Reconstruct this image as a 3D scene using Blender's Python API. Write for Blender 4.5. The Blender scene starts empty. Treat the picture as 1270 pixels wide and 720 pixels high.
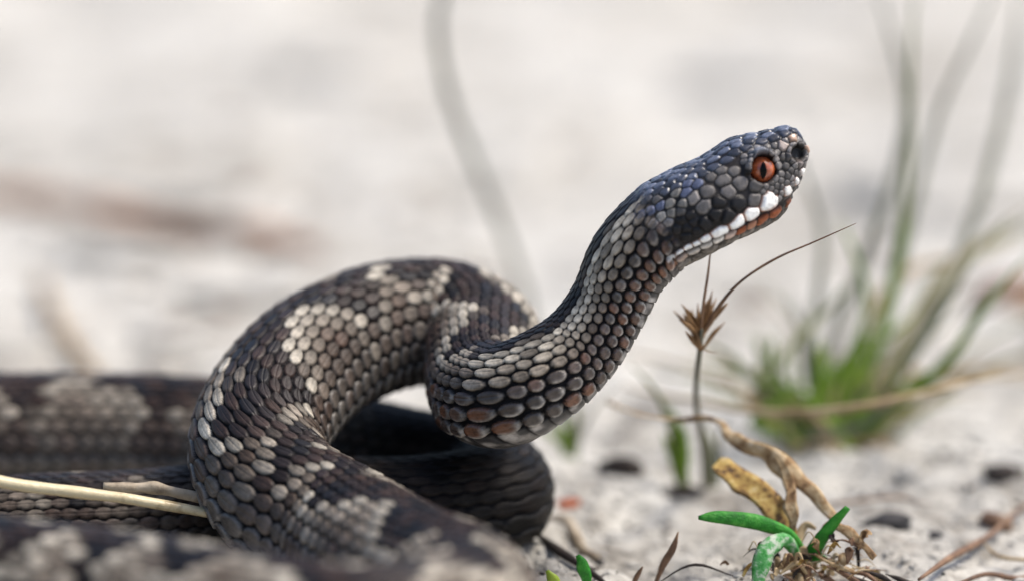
import bpy, math, random
import numpy as np
from mathutils import Vector, Matrix

random.seed(7)
rng = np.random.default_rng(7)
SC = bpy.context.scene
COL = SC.collection
CM = 0.01                      # everything below is laid out in centimetres

# ------------------------------------------------------------------ camera
PITCH = math.radians(10.0)
CAM = np.array([0.0, -44.3, 12.5])          # cm
FPX = 100.0 / 36.0 * 1270.0
RIGHT = np.array([1.0, 0, 0])
FWD = np.array([0, math.cos(PITCH), -math.sin(PITCH)])
UP = np.array([0, math.sin(PITCH), math.cos(PITCH)])
cam_d = bpy.data.cameras.new('camera')
cam_d.lens = 100.0
cam_d.sensor_width = 36.0
cam_d.clip_start = 0.02
cam_d.clip_end = 2000.0
cam_d.dof.use_dof = True
cam_d.dof.focus_distance = 0.449
cam_d.dof.aperture_fstop = 5.3
cam = bpy.data.objects.new('camera', cam_d)
COL.objects.link(cam)
cam.location = CAM * CM
cam.rotation_euler = (math.pi / 2 - PITCH, 0, 0)
SC.camera = cam

# ------------------------------------------------------------------ sky, sun, exposure
SUN_EL, SUN_AZ = math.radians(60), math.radians(85)      # azimuth: 0 = straight behind the scene, positive = to the right
world = bpy.data.worlds.new('World')
SC.world = world
world.use_nodes = True
nt = world.node_tree
bg = nt.nodes['Background']
sky = nt.nodes.new('ShaderNodeTexSky')
sky.sky_type = 'NISHITA'
sky.sun_disc = False
sky.sun_elevation = SUN_EL
sky.sun_rotation = SUN_AZ
sky.air_density = 1.0
sky.dust_density = 3.0
nt.links.new(sky.outputs[0], bg.inputs[0])
bg.inputs[1].default_value = 0.085
sun_d = bpy.data.lights.new('sun', 'SUN')
sun_d.energy = 1.5
sun_d.angle = math.radians(12)
sun_d.color = (1.0, 0.93, 0.84)
sun = bpy.data.objects.new('sun', sun_d)
COL.objects.link(sun)
sv = Vector((math.sin(SUN_AZ) * math.cos(SUN_EL), math.cos(SUN_AZ) * math.cos(SUN_EL), math.sin(SUN_EL)))
sun.rotation_euler = sv.to_track_quat('Z', 'Y').to_euler()
VS = SC.view_settings
VS.view_transform = 'Standard'
VS.look = 'None'
VS.gamma = 1.0
VS.exposure = 1.36

# ------------------------------------------------------------------ helpers
def ray(px, py):
    return FWD + RIGHT * (px - 635.0) / FPX - UP * (py - 360.0) / FPX

def at(px, py, Y):
    """world point (cm) seen at a pixel of the photograph, on the plane y = Y"""
    d = ray(px, py)
    return CAM + d * (Y - CAM[1]) / d[1]

def ground_at(px, py, lift=0.0):
    d = ray(px, py)
    p = CAM + d * (-CAM[2] / d[2])
    p[2] = height(p[0], p[1]) + lift
    return p

def vnoise(x, y, seed=0):
    x = np.asarray(x, float); y = np.asarray(y, float)
    xi = np.floor(x).astype(np.int64); yi = np.floor(y).astype(np.int64)
    fx = x - xi; fy = y - yi
    fx = fx * fx * fx * (fx * (fx * 6 - 15) + 10); fy = fy * fy * fy * (fy * (fy * 6 - 15) + 10)
    def h(a, b):
        n = (a * 374761393 + b * 668265263 + seed * 974711) & 0xffffffff
        n = ((n ^ (n >> 13)) * 1274126177) & 0xffffffff
        return ((n ^ (n >> 16)) & 0xffff) / 65535.0
    return (h(xi, yi) * (1 - fx) + h(xi + 1, yi) * fx) * (1 - fy) + (h(xi, yi + 1) * (1 - fx) + h(xi + 1, yi + 1) * fx) * fy

def hsh(a, b, seed=0):
    a = np.asarray(a).astype(np.int64); b = np.asarray(b).astype(np.int64)
    n = (a * 374761393 + b * 668265263 + seed * 974711 + 12345) & 0xffffffff
    n = ((n ^ (n >> 13)) * 1274126177) & 0xffffffff
    return ((n ^ (n >> 16)) & 0xffff) / 65535.0

def sstep(a, b, x):
    t = np.clip((x - a) / (b - a), 0, 1)
    return t * t * (3 - 2 * t)

def height(x, y):
    """ground relief in cm: trodden sand with lumps, small craters and grains"""
    r = np.hypot(np.asarray(x, float), np.asarray(y, float))
    far = np.clip(r / 60.0, 0, 3)
    h = (vnoise(x * .11 + 3, y * .11, 1) - .5) * (.35 + 1.6 * far)
    h = h + (vnoise(x * .45, y * .45 + 9, 2) - .5) * .45
    h = h + (vnoise(x * 1.3 + 5, y * 1.3, 3) - .5) * .32
    h = h + (vnoise(x * 3.4, y * 3.4, 4) - .5) * .12
    h = h + (vnoise(x * 8.0, y * 8.0, 5) - .5) * .04
    return h - .06

def mesh_obj(name, verts, faces, mat=None, parent=None, smooth=True, origin=None):
    me = bpy.data.meshes.new(name)
    v = np.asarray(verts, float)
    o = np.zeros(3) if origin is None else np.asarray(origin, float)
    me.from_pydata(((v - o) * CM).tolist(), [], [tuple(int(q) for q in f) for f in faces])
    if smooth:
        me.polygons.foreach_set('use_smooth', np.ones(len(me.polygons), bool))
    me.update()
    ob = bpy.data.objects.new(name, me)
    COL.objects.link(ob)
    if mat:
        me.materials.append(mat)
    if parent is not None:
        ob.parent = parent
        ob.location = (o * CM) - np.array(parent.location)
    else:
        ob.location = o * CM
    return ob

def grid_obj(name, V, closed_u, mat, parent=None, attrs=None):
    """V: (rings, around, 3) in cm -> one quad-grid mesh, closed around when closed_u"""
    R, N, _ = V.shape
    me = bpy.data.meshes.new(name)
    nq = N if closed_u else N - 1
    i = np.arange(R - 1)[:, None]; j = np.arange(nq)[None, :]
    j2 = (j + 1) % N
    quads = np.stack([i * N + j + 0 * j2, i * N + j2, (i + 1) * N + j2, (i + 1) * N + j + 0 * j2], -1).reshape(-1, 4)
    me.vertices.add(R * N)
    me.vertices.foreach_set('co', (V * CM).astype(np.float32).ravel())
    me.loops.add(len(quads) * 4)
    me.loops.foreach_set('vertex_index', quads.astype(np.int32).ravel())
    me.polygons.add(len(quads))
    me.polygons.foreach_set('loop_start', np.arange(0, len(quads) * 4, 4, dtype=np.int32))
    me.polygons.foreach_set('loop_total', np.full(len(quads), 4, dtype=np.int32))
    me.update(calc_edges=True)
    me.polygons.foreach_set('use_smooth', np.ones(len(quads), bool))
    for k, a in (attrs or {}).items():
        if a.shape[-1] == 4:
            at_ = me.attributes.new(k, 'FLOAT_COLOR', 'POINT'); at_.data.foreach_set('color', a.astype(np.float32).ravel())
        else:
            at_ = me.attributes.new(k, 'FLOAT', 'POINT'); at_.data.foreach_set('value', a.astype(np.float32).ravel())
    me.materials.append(mat)
    ob = bpy.data.objects.new(name, me)
    COL.objects.link(ob)
    if parent is not None:
        ob.parent = parent
        ob.location = -Vector(parent.location)
    return ob

def tag(o, label=None, cat=None, group=None, kind=None):
    if label: o['label'] = label
    if cat: o['category'] = cat
    if group: o['group'] = group
    if kind: o['kind'] = kind
    return o

def empty(name, loc):
    o = bpy.data.objects.new(name, None)
    o.empty_display_size = .01
    COL.objects.link(o)
    o.location = np.asarray(loc) * CM
    return o

def spline(pts, n, extra=None):
    """smooth curve through points (centripetal Catmull-Rom); extra columns are carried along"""
    P = np.asarray(pts, float)
    if len(P) == 2:
        t = np.linspace(0, 1, n)[:, None]
        return P[0] * (1 - t) + P[1] * t
    P = np.vstack([2 * P[0] - P[1], P, 2 * P[-1] - P[-2]])
    d = np.linalg.norm(np.diff(P[:, :3], axis=0), axis=1) ** .5 + 1e-6
    T = np.concatenate([[0], np.cumsum(d)])
    u = np.linspace(T[1], T[-2], n)
    out = np.zeros((n, P.shape[1]))
    seg = np.clip(np.searchsorted(T, u, side='right') - 1, 1, len(P) - 3)
    t0, t1, t2, t3 = T[seg - 1], T[seg], T[seg + 1], T[seg + 2]
    p0, p1, p2, p3 = P[seg - 1], P[seg], P[seg + 1], P[seg + 2]
    c = lambda a: a[:, None]
    A1 = c((t1 - u) / (t1 - t0)) * p0 + c((u - t0) / (t1 - t0)) * p1
    A2 = c((t2 - u) / (t2 - t1)) * p1 + c((u - t1) / (t2 - t1)) * p2
    A3 = c((t3 - u) / (t3 - t2)) * p2 + c((u - t2) / (t3 - t2)) * p3
    B1 = c((t2 - u) / (t2 - t0)) * A1 + c((u - t0) / (t2 - t0)) * A2
    B2 = c((t3 - u) / (t3 - t1)) * A2 + c((u - t1) / (t3 - t1)) * A3
    return c((t2 - u) / (t2 - t1)) * B1 + c((u - t1) / (t2 - t1)) * B2

# ------------------------------------------------------------------ materials
class NT:
    def __init__(s, name):
        s.m = bpy.data.materials.new(name); s.m.use_nodes = True
        s.t = s.m.node_tree; s.b = s.t.nodes['Principled BSDF']
    def n(s, typ, **kw):
        nd = s.t.nodes.new(typ)
        for k, v in kw.items():
            if k.startswith('_'):
                nd.inputs[k[1:].replace('_', ' ')].default_value = v
            else:
                setattr(nd, k, v)
        return nd
    def l(s, a, b): s.t.links.new(a, b)
    def ramp(s, fac, stops):
        r = s.n('ShaderNodeValToRGB')
        e = r.color_ramp.elements
        while len(e) < len(stops): e.new(.5)
        for q, (p, c) in zip(e, stops):
            q.position = p; q.color = (*c, 1)
        s.l(fac, r.inputs[0]); return r.outputs[0]
    def noise(s, scale, detail=4, rough=.55, coord='Object', stretch=None):
        tc = s.n('ShaderNodeTexCoord')
        n = s.n('ShaderNodeTexNoise'); n.inputs['Scale'].default_value = scale
        n.inputs['Detail'].default_value = detail; n.inputs['Roughness'].default_value = rough
        if stretch:
            mp = s.n('ShaderNodeMapping'); mp.inputs['Scale'].default_value = stretch
            s.l(tc.outputs[coord], mp.inputs[0]); s.l(mp.outputs[0], n.inputs['Vector'])
        else:
            s.l(tc.outputs[coord], n.inputs['Vector'])
        return n.outputs['Fac']
    def bump(s, h, strength, dist, normal=None):
        b = s.n('ShaderNodeBump'); b.inputs['Strength'].default_value = strength; b.inputs['Distance'].default_value = dist
        s.l(h, b.inputs['Height'])
        if normal is not None: s.l(normal, b.inputs['Normal'])
        return b.outputs[0]
    def mix(s, fac, a, b, mode='MIX'):
        m = s.n('ShaderNodeMix', data_type='RGBA', blend_type=mode)
        if isinstance(fac, (int, float)): m.inputs[0].default_value = fac
        else: s.l(fac, m.inputs[0])
        for sock, v in ((m.inputs[6], a), (m.inputs[7], b)):
            if isinstance(v, tuple): sock.default_value = (*v, 1)
            else: s.l(v, sock)
        return m.outputs[2]
    def math(s, op, a, b=None, c=None):
        m = s.n('ShaderNodeMath', operation=op)
        for k, v in enumerate((a, b, c)):
            if v is None: continue
            if isinstance(v, (int, float)): m.inputs[k].default_value = v
            else: s.l(v, m.inputs[k])
        return m.outputs[0]

def plant_mat(name, stops, scale=150, rough=.55, transl=.25, stretch=None, bumpd=.0002, spec=.4):
    n = NT(name)
    f = n.noise(scale, 5, .6, stretch=stretch)
    c = n.ramp(f, stops)
    n.l(c, n.b.inputs['Base Color'])
    n.b.inputs['Roughness'].default_value = rough
    n.b.inputs['Specular IOR Level'].default_value = spec
    n.l(n.bump(n.noise(scale * 6, 3, .6, stretch=stretch), .6, bumpd), n.b.inputs['Normal'])
    if transl:
        tr = n.n('ShaderNodeBsdfTranslucent'); n.l(c, tr.inputs[0])
        mx = n.n('ShaderNodeMixShader'); mx.inputs[0].default_value = transl
        out = n.t.nodes['Material Output']
        n.l(n.b.outputs[0], mx.inputs[1]); n.l(tr.outputs[0], mx.inputs[2]); n.l(mx.outputs[0], out.inputs[0])
    return n.m

def make_sand():
    n = NT('pale_sand')
    big = n.noise(9, 5, .6)
    fine = n.noise(420, 6, .7)
    mid = n.noise(60, 5, .65)
    c1 = n.ramp(big, [(.33, (.31, .288, .25)), (.46, (.525, .508, .46)), (.62, (.615, .602, .555))])
    c2 = n.ramp(mid, [(.33, (.36, .335, .31)), (.47, (.88, .87, .86)), (.56, (.97, .97, .97)), (.7, (1.0, 1.0, 1.0))])
    c = n.mix(1.0, c1, c2, 'MULTIPLY')
    c3 = n.ramp(fine, [(.30, (.55, .53, .50)), (.42, (.92, .91, .90)), (.62, (1.08, 1.08, 1.08))])
    c = n.mix(1.0, c, c3, 'MULTIPLY')
    n.l(c, n.b.inputs['Base Color'])
    n.b.inputs['Roughness'].default_value = .9
    n.b.inputs['Specular IOR Level'].default_value = .25
    b1 = n.bump(n.noise(900, 4, .7), .7, .0007)
    b2 = n.bump(n.noise(250, 5, .65), .7, .0018, b1)
    n.l(b2, n.b.inputs['Normal'])
    return n.m

def make_snake_mat():
    n = NT('adder_scales')
    a = n.n('ShaderNodeAttribute', attribute_name='scale_colour')
    sx = n.n('ShaderNodeAttribute', attribute_name='scale_x').outputs['Fac']
    sy = n.n('ShaderNodeAttribute', attribute_name='scale_y').outputs['Fac']
    gl = n.n('ShaderNodeAttribute', attribute_name='gloss').outputs['Fac']
    fine = n.noise(1500, 4, .65)
    var = n.ramp(fine, [(.30, (.62, .60, .58)), (.5, (1, 1, 1)), (.72, (1.35, 1.33, 1.3))])
    c = n.mix(1.0, a.outputs['Color'], var, 'MULTIPLY')
    # fine longitudinal streaks running along each scale
    comb = n.n('ShaderNodeCombineXYZ')
    n.l(n.math('MULTIPLY', sx, 1.1), comb.inputs[0]); n.l(n.math('MULTIPLY', sy, 13.0), comb.inputs[1])
    st = n.n('ShaderNodeTexNoise'); st.inputs['Scale'].default_value = 1.5; st.inputs['Detail'].default_value = 3
    n.l(comb.outputs[0], st.inputs['Vector'])
    streak = n.ramp(st.outputs['Fac'], [(.32, (.70, .68, .66)), (.55, (1.05, 1.05, 1.05)), (.75, (1.2, 1.2, 1.2))])
    c = n.mix(.7, c, n.mix(1.0, c, streak, 'MULTIPLY'))
    n.l(c, n.b.inputs['Base Color'])
    # keel: a narrow ridge along the middle of each scale
    keel = n.math('POWER', 2.718, n.math('MULTIPLY', n.math('MULTIPLY', sy, sy), -160.0))
    hgt = n.math('ADD', n.math('MULTIPLY', keel, .6), n.math('MULTIPLY', st.outputs['Fac'], .5))
    b1 = n.bump(hgt, .55, .00022)
    b2 = n.bump(fine, .35, .00012, b1)
    n.l(b2, n.b.inputs['Normal'])
    rg = n.math('SUBTRACT', .52, n.math('MULTIPLY', gl, .27))
    n.l(rg, n.b.inputs['Roughness'])
    n.l(n.math('MULTIPLY_ADD', gl, .45, .06), n.b.inputs['Specular IOR Level'])
    return n.m

def make_eye_mat():
    n = NT('copper_iris')
    f = n.noise(900, 5, .65)
    c = n.ramp(f, [(.3, (.14, .025, .008)), (.5, (.36, .075, .022)), (.72, (.55, .16, .05))])
    n.l(c, n.b.inputs['Base Color'])
    n.b.inputs['Roughness'].default_value = .12
    n.b.inputs['Coat Weight'].default_value = 1.0
    n.b.inputs['Coat Roughness'].default_value = .03
    return n.m

def plain(name, col, rough=.5, spec=.5, noise_scale=300, var=.4, bumpd=.0003):
    n = NT(name)
    f = n.noise(noise_scale, 5, .65)
    lo = tuple(x * (1 - var) for x in col); hi = tuple(min(1, x * (1 + var)) for x in col)
    n.l(n.ramp(f, [(.3, lo), (.7, hi)]), n.b.inputs['Base Color'])
    n.b.inputs['Roughness'].default_value = rough
    n.b.inputs['Specular IOR Level'].default_value = spec
    n.l(n.bump(n.noise(noise_scale * 3, 4, .65), .8, bumpd), n.b.inputs['Normal'])
    return n.m

M = dict(
    sand=make_sand(), snake=make_snake_mat(), iris=make_eye_mat(),
    pupil=plain('black_pupil', (.001, .001, .001), .15, .12, 300, .1, 0),
    green=plant_mat('grass_green', [(.25, (.07, .13, .014)), (.5, (.18, .31, .022)), (.75, (.34, .40, .055))], 120, .5, .4),
    olive=plant_mat('grass_olive', [(.25, (.10, .11, .04)), (.5, (.18, .21, .065)), (.75, (.32, .31, .14))], 120, .5, .3),
    grey_blade=plant_mat('grass_grey_green', [(.3, (.12, .125, .09)), (.7, (.21, .225, .16))], 120, .55, .3),
    dry=plant_mat('dry_straw', [(.28, (.20, .125, .06)), (.5, (.42, .31, .17)), (.72, (.58, .47, .30))], 160, .55, .2),
    tan=plant_mat('dead_leaf_tan', [(.32, (.12, .055, .02)), (.44, (.36, .22, .10)), (.56, (.56, .41, .23)), (.75, (.70, .59, .43))], 560, .65, .15, bumpd=.0006),
    straw=plant_mat('pale_straw', [(.28, (.30, .22, .11)), (.42, (.66, .55, .33)), (.8, (.78, .68, .46))], 200, .35, .1, spec=.5),
    straw_grey=plant_mat('weathered_straw', [(.32, (.16, .12, .08)), (.5, (.38, .31, .22)), (.75, (.55, .47, .37))], 260, .6, .05),
    leaf=plant_mat('fresh_leaf', [(.25, (.012, .12, .010)), (.5, (.035, .29, .022)), (.66, (.09, .38, .05)), (.8, (.25, .46, .15))], 520, .42, .25, spec=.4, bumpd=.0005),
    leaf_pale=plant_mat('mottled_leaf', [(.36, (.035, .28, .04)), (.5, (.13, .42, .13)), (.62, (.60, .66, .52))], 800, .45, .2),
    yellow=plant_mat('yellowed_leaf', [(.36, (.07, .032, .012)), (.46, (.32, .18, .045)), (.58, (.52, .36, .10)), (.74, (.62, .50, .28))], 620, .6, .15, bumpd=.0006),
    lime=plant_mat('lime_tip', [(.3, (.22, .34, .03)), (.7, (.42, .50, .06))], 200, .45, .2),
    stalk=plant_mat('grey_stalk', [(.3, (.07, .065, .045)), (.7, (.16, .155, .11))], 200, .55, .0),
    brown=plant_mat('brown_twig', [(.3, (.05, .025, .014)), (.5, (.16, .085, .045)), (.72, (.30, .18, .10))], 260, .6, .0),
    spike=plant_mat('brown_spikelet', [(.3, (.07, .032, .012)), (.5, (.20, .105, .04)), (.75, (.36, .22, .10))], 500, .5, .1),
    bark=plain('dark_bark', (.035, .027, .022), .8, .3, 200, .6),
    branch=plant_mat('peeling_branch', [(.34, (.07, .045, .035)), (.5, (.20, .11, .07)), (.64, (.46, .22, .10)), (.8, (.52, .34, .22))], 22, .7, 0),
    rust=plain('rust_leaf', (.34, .085, .03), .6, .3, 200, .5),
    sandstone=plain('pale_sandstone', (.50, .48, .44), .9, .2, 60, .12),
    stone=plain('grey_stone', (.42, .40, .36), .8, .3, 120, .25),
    charcoal=plain('charcoal', (.028, .026, .027), .75, .4, 160, .5),
)

# ------------------------------------------------------------------ ground: one sheet to the horizon
def axis_lines(lo, hi, step, reach, g):
    a = list(np.arange(lo, hi + 1e-6, step))
    d, x = step, hi
    while x < reach:
        d *= g; x += d; a.append(x)
    d, x = step, lo
    pre = []
    while x > -reach:
        d *= g; x -= d; pre.append(x)
    return np.array(pre[::-1] + a)
gx = axis_lines(-13, 13, .11, 40000, 1.09)
gy = axis_lines(-8, 16, .11, 40000, 1.06)
GX, GY = np.meshgrid(gx, gy)
GZ = height(GX, GY)
fade = sstep(6000, 300, np.hypot(GX, GY))
GZ = GZ * fade
ground = grid_obj('ground', np.stack([GX, GY, GZ], -1), False, M['sand'])
tag(ground, 'pale grey trodden sand reaching far behind the snake', 'ground', kind='structure')

# ------------------------------------------------------------------ the snake
PXC = 78.4                                   # pixels per cm at the head's distance
HEAD0 = at(805, 305, 0.0)
EH = .869 * RIGHT + .495 * UP; EH /= np.linalg.norm(EH)
DH0 = -.495 * RIGHT + .869 * UP
LH = np.cross(EH, DH0); LH /= np.linalg.norm(LH)         # away from or toward the camera
if LH[1] > 0: LH = -LH                                   # LH points to the camera
ROLL = math.radians(7)
DHEAD = DH0 * math.cos(ROLL) + LH * math.sin(ROLL)
LHEAD = LH * math.cos(ROLL) - DH0 * math.sin(ROLL)

def px2head(px, py):
    d = np.array([px - 805.0, py - 305.0])
    return d[0] * .869 - d[1] * .495, -d[0] * .495 - d[1] * .869

top_k = np.array([(0, 66), (34, 68), (78, 66), (105, 62), (122, 62.5), (150, 65), (170, 60), (186, 53.5), (200, 50), (211, 47), (220, 43.5), (226, 38.5), (229.5, 31.5), (231, 22)])
bot_k = np.array([(0, -34), (29, -40), (86, -42), (130, -46), (152, -46.5), (165, -43), (172, -39), (189, -31), (212, -11), (220, -3.5), (226, 4.5), (229.5, 13), (231, 22)])
wid_k = np.array([(0, .66), (30, .80), (60, .93), (90, .95), (120, .86), (150, .72), (180, .58), (205, .46), (218, .37), (226, .25), (229.5, .13), (231, .0)])

# control points: pixel x, pixel y, depth Y, radius
body_px = [
    (783, 322, -.02, .670), (755, 378, -.05, .625), (722, 427, -.15, .665), (676, 466, -.30, .755), (632, 489, -.15, .82),
    (604, 486, .60, .85), (600, 455, 1.55, .92), (597, 424, 2.5, .99), (556, 402, 3.15, 1.06), (482, 407, 3.0, 1.10), (406, 437, 2.35, 1.10),
    (346, 490, 1.25, 1.07), (318, 555, .10, 1.04), (346, 612, -.72, 1.06), (425, 664, -1.65, 1.08), (500, 712, -3.5, 1.08)]
hc = []
for t in (110, 80, 55, 30):
    tp, bt = np.interp(t, *top_k.T), np.interp(t, *bot_k.T)
    c = HEAD0 + EH * t / PXC + DHEAD * (tp + bt) / 2 / PXC
    hc.append((*c, (tp - bt) / 2 / PXC))
ctrl = hc + [(*at(a, b, y), r) for a, b, y, r in body_px]
ctrl += [(-.75, -5.0, 1.05, 1.07), (-.85, -6.4, 1.05, 1.07), (-2.1, -7.1, 1.05, 1.08), (-3.7, -6.5, 1.06, 1.1), (-5.5, -5.55, 1.08, 1.1), (-7.6, -4.75, 1.1, 1.1),
         (-10.6, -3.4, 1.1, 1.1), (-13.2, -.6, 1.1, 1.1), (-13.4, 2.9, 1.1, 1.1), (-11.4, 4.9, 1.1, 1.12), (-9, 5.2, 1.12, 1.12), (-6.2, 5.15, 1.12, 1.1), (-3.6, 4.5, 1.08, 1.06),
         (-1.75, 3.55, .98, .98), (-.45, 2.75, .93, .94), (-.35, 1.55, .90, .91), (-1.6, .98, .86, .87), (-3.1, 1.25, .82, .83), (-4.4, 1.35, .78, .79), (-6.2, .85, .78, .76), (-8.6, .55, .74, .72), (-10.6, .5, .45, .45), (-11.8, .7, .12, .10)]
ctrl = np.array(ctrl)
fine = spline(ctrl, 9000)
# cut the samples ahead of t = 30
k0 = int(np.argmin(np.linalg.norm(fine[:, :3] - ctrl[3, :3], axis=1)))
fine = fine[k0:]
for _ in range(60):                          # ease the kinks between control points
    fine[1:-1] = .25 * fine[:-2] + .5 * fine[1:-1] + .25 * fine[2:]
arc = np.concatenate([[0], np.cumsum(np.linalg.norm(np.diff(fine[:, :3], axis=0), axis=1))])
S_TOT = arc[-1]
def s_of(pt):
    return arc[int(np.argmin(np.linalg.norm(fine[:, :3] - np.asarray(pt)[:3], axis=1)))]
S_FOCUS = s_of((-.75, -5.0, 1.05))
S_OFF0 = s_of((-9.2, -4.1, 1.1)); S_OFF1 = s_of((-10.2, 5.1, 1.1)); S_TAIL = s_of((-8.9, .55, .74))
ss = [0.0]
while ss[-1] < S_TOT - .02:
    s = ss[-1]
    d = .021 if s < S_FOCUS else (.045 if (s < S_OFF0 or S_OFF1 < s < S_TAIL) else .11)
    ss.append(min(s + d, S_TOT))
ss = np.array(ss)
BC = np.stack([np.interp(ss, arc, fine[:, k]) for k in range(4)], -1)
dT = np.gradient(fine[:, :3], axis=0)
dT /= np.linalg.norm(dT, axis=1)[:, None]
T = np.stack([np.interp(ss, arc, dT[:, k]) for k in range(3)], -1)
w = sstep(0, .9, ss)[:, None]
T = T * w - EH * (1 - w)
T /= np.linalg.norm(T, axis=1)[:, None]
hint = np.array([0, 0, 1.0]) * w + DHEAD * (1 - w)
D = hint - np.sum(hint * T, 1)[:, None] * T
D /= np.linalg.norm(D, axis=1)[:, None]
# smooth the dorsal direction along the body
for _ in range(80):
    D[1:-1] = .25 * D[:-2] + .5 * D[1:-1] + .25 * D[2:]
D = D - np.sum(D * T, 1)[:, None] * T
D /= np.linalg.norm(D, axis=1)[:, None]
L = np.cross(D, T)
if np.dot(L[0], LHEAD) < 0: L = -L
# head rings, snout first
th = np.concatenate([231 - .02 - (np.linspace(0, 1, 26) ** 2) * 9, np.arange(221.2, 30.0, -1.0)])
th = th[th > 30.5]
tp, bt, wd = (np.interp(th, *k.T) for k in (top_k, bot_k, wid_k))
ker = np.ones(7) / 7
def soft(a):
    b = np.convolve(np.pad(a, 3, mode='edge'), ker, 'valid'); b[:30] = a[:30]; return b
tp, bt, wd = soft(tp), soft(bt), soft(wd)
HCn = HEAD0 + np.outer(th / PXC, EH) + np.outer((tp + bt) / 2 / PXC, DHEAD)
nh = len(th)
C_all = np.vstack([HCn, BC[:, :3]])
D_all = np.vstack([np.tile(DHEAD, (nh, 1)), D])
L_all = np.vstack([np.tile(LHEAD, (nh, 1)), L])
bl = sstep(0, 1.1, ss)
r_h = np.concatenate([(tp - bt) / 2 / PXC, BC[:, 3]])
r_w = np.concatenate([wd, (np.interp(30, *wid_k.T) * (1 - bl) + BC[:, 3] * 1.0 * bl)])
nexp = np.concatenate([np.full(nh, 2.55), 2.55 * (1 - bl) + 2.05 * bl])
s_all = np.concatenate([(30 - th) / PXC, ss])             # negative on the head
R_ = len(s_all)

# around: denser on back and flanks than under the belly
TV = math.radians(133)
NA = 320
kk = (np.arange(NA) + .5) / NA
nb = .88
theta = np.where(kk < nb, (kk / nb * 2 - 1) * TV, TV + (kk - nb) / (1 - nb) * (2 * math.pi - 2 * TV))
st_, ct_ = np.sin(theta), np.cos(theta)
pw = (2 / nexp)[:, None]
A = np.sign(st_) * np.abs(st_) ** pw * r_w[:, None]
B = np.sign(ct_) * np.abs(ct_) ** pw * r_h[:, None]
bodyw = np.concatenate([np.zeros(nh), bl])[:, None]
B = np.where(B < 0, B * (1 - .10 * bodyw * (B / r_h.max()) ** 2), B)
headw = 1 - bodyw
# faces of the head: wider at the jaw, pinched under the brow
A = A * (1 + headw * (-.10 * B / np.maximum(r_h[:, None], .05)))
V0 = C_all[:, None, :] + A[..., None] * L_all[:, None, :] + B[..., None] * D_all[:, None, :]
dA = np.gradient(V0, axis=0); dB = np.roll(V0, -1, 1) - np.roll(V0, 1, 1)
Nrm = np.cross(dB, dA); nl = np.linalg.norm(Nrm, axis=2, keepdims=True)
Nrm = Nrm / np.maximum(nl, 1e-9)
outw = V0 - C_all[:, None, :]
flip = np.sign(np.sum(Nrm * outw, 2, keepdims=True)); flip[flip == 0] = 1
Nrm = Nrm * flip

# --- lattice of the body scales
NC = 9
CM_ = NC + .5
cgrid = np.linspace(-CM_, CM_, 400)
dens = 1 + 1.25 * np.abs(cgrid / CM_) ** 2.6
tg = np.concatenate([[0], np.cumsum((dens[1:] + dens[:-1]) / 2)]); tg = (tg / tg[-1] * 2 - 1) * TV
th_w = np.where(theta > math.pi, theta - 2 * math.pi, theta)
c_th = np.interp(th_w, tg, cgrid)
pitch = .335 * (np.clip(r_h, .3, 2) / 1.05) ** .75
pitch = pitch * np.interp(s_all, [0, 5, 8, 10], [.86, .86, .92, 1.0])
pitch[:nh] = pitch[nh]
u_all = np.concatenate([[0], np.cumsum(np.diff(s_all) / ((pitch[1:] + pitch[:-1]) / 2))])
u0 = np.interp(0, s_all, u_all); u_all = u_all - u0
U = np.repeat(u_all[:, None], NA, 1); Cc = np.repeat(c_th[None, :], R_, 0)
colw_t = np.interp(c_th, (cgrid[1:] + cgrid[:-1]) / 2, np.diff(tg) / np.diff(cgrid))
COLW = r_w[:, None] * colw_t[None, :]                     # cm per column
ventral = (np.abs(th_w) > TV - .02)[None, :] & np.ones((R_, 1), bool)

best = np.full(U.shape, -1e3); bi = np.zeros(U.shape); bj = np.zeros(U.shape); bx = np.zeros(U.shape); by = np.zeros(U.shape); be = np.zeros(U.shape)
jf = np.floor(Cc)
loose = (sstep(8.5, 4.5, s_all)[:, None] * sstep(2.5, 7.0, np.abs(Cc)) * .11)
for dj in (0, 1):
    j = np.clip(jf + dj, -NC, NC)
    off = np.mod(j, 2) * .5
    i0 = np.floor(U - off)
    for di in (-1, 0, 1):
        ui = i0 + di
        x = U - (ui + off); y = Cc - j
        jx = (hsh(ui, j, 3) - .5) * .06
        lx = np.where(x > 0, .56, .59) - loose
        e = 1 - (np.abs((x + jx) / lx) ** 2.0 + np.abs(y / (.535 - loose * .55)) ** 2.1)
        hh = .55 * sstep(0, .42, e) + .62 * x * 0.55 + .16 * (1 - (y / .5) ** 2)
        hh = np.where(e > 0, hh, -1.0)
        m = hh > best
        for arr, v in ((best, hh), (bi, ui + off), (bj, j), (bx, x), (by, y), (be, e)):
            arr[m] = np.broadcast_to(v, U.shape)[m]
relief = np.where(best > -.9, np.maximum(best, -.12), -.12)
# ventral plates
iv = np.floor(U); xv = U - iv
relv = .5 * sstep(0, .16, xv) * sstep(1.0, .93, xv) + .35 * xv
relief = np.where(ventral, relv, relief)
bi = np.where(ventral, iv + .5, bi); bj = np.where(ventral, (NC + 1) * np.sign(Cc), bj)
be = np.where(ventral, np.minimum(xv, 1 - xv) * 2, be); bx = np.where(ventral, xv - .5, bx); by = np.where(ventral, .5, by)

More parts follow.
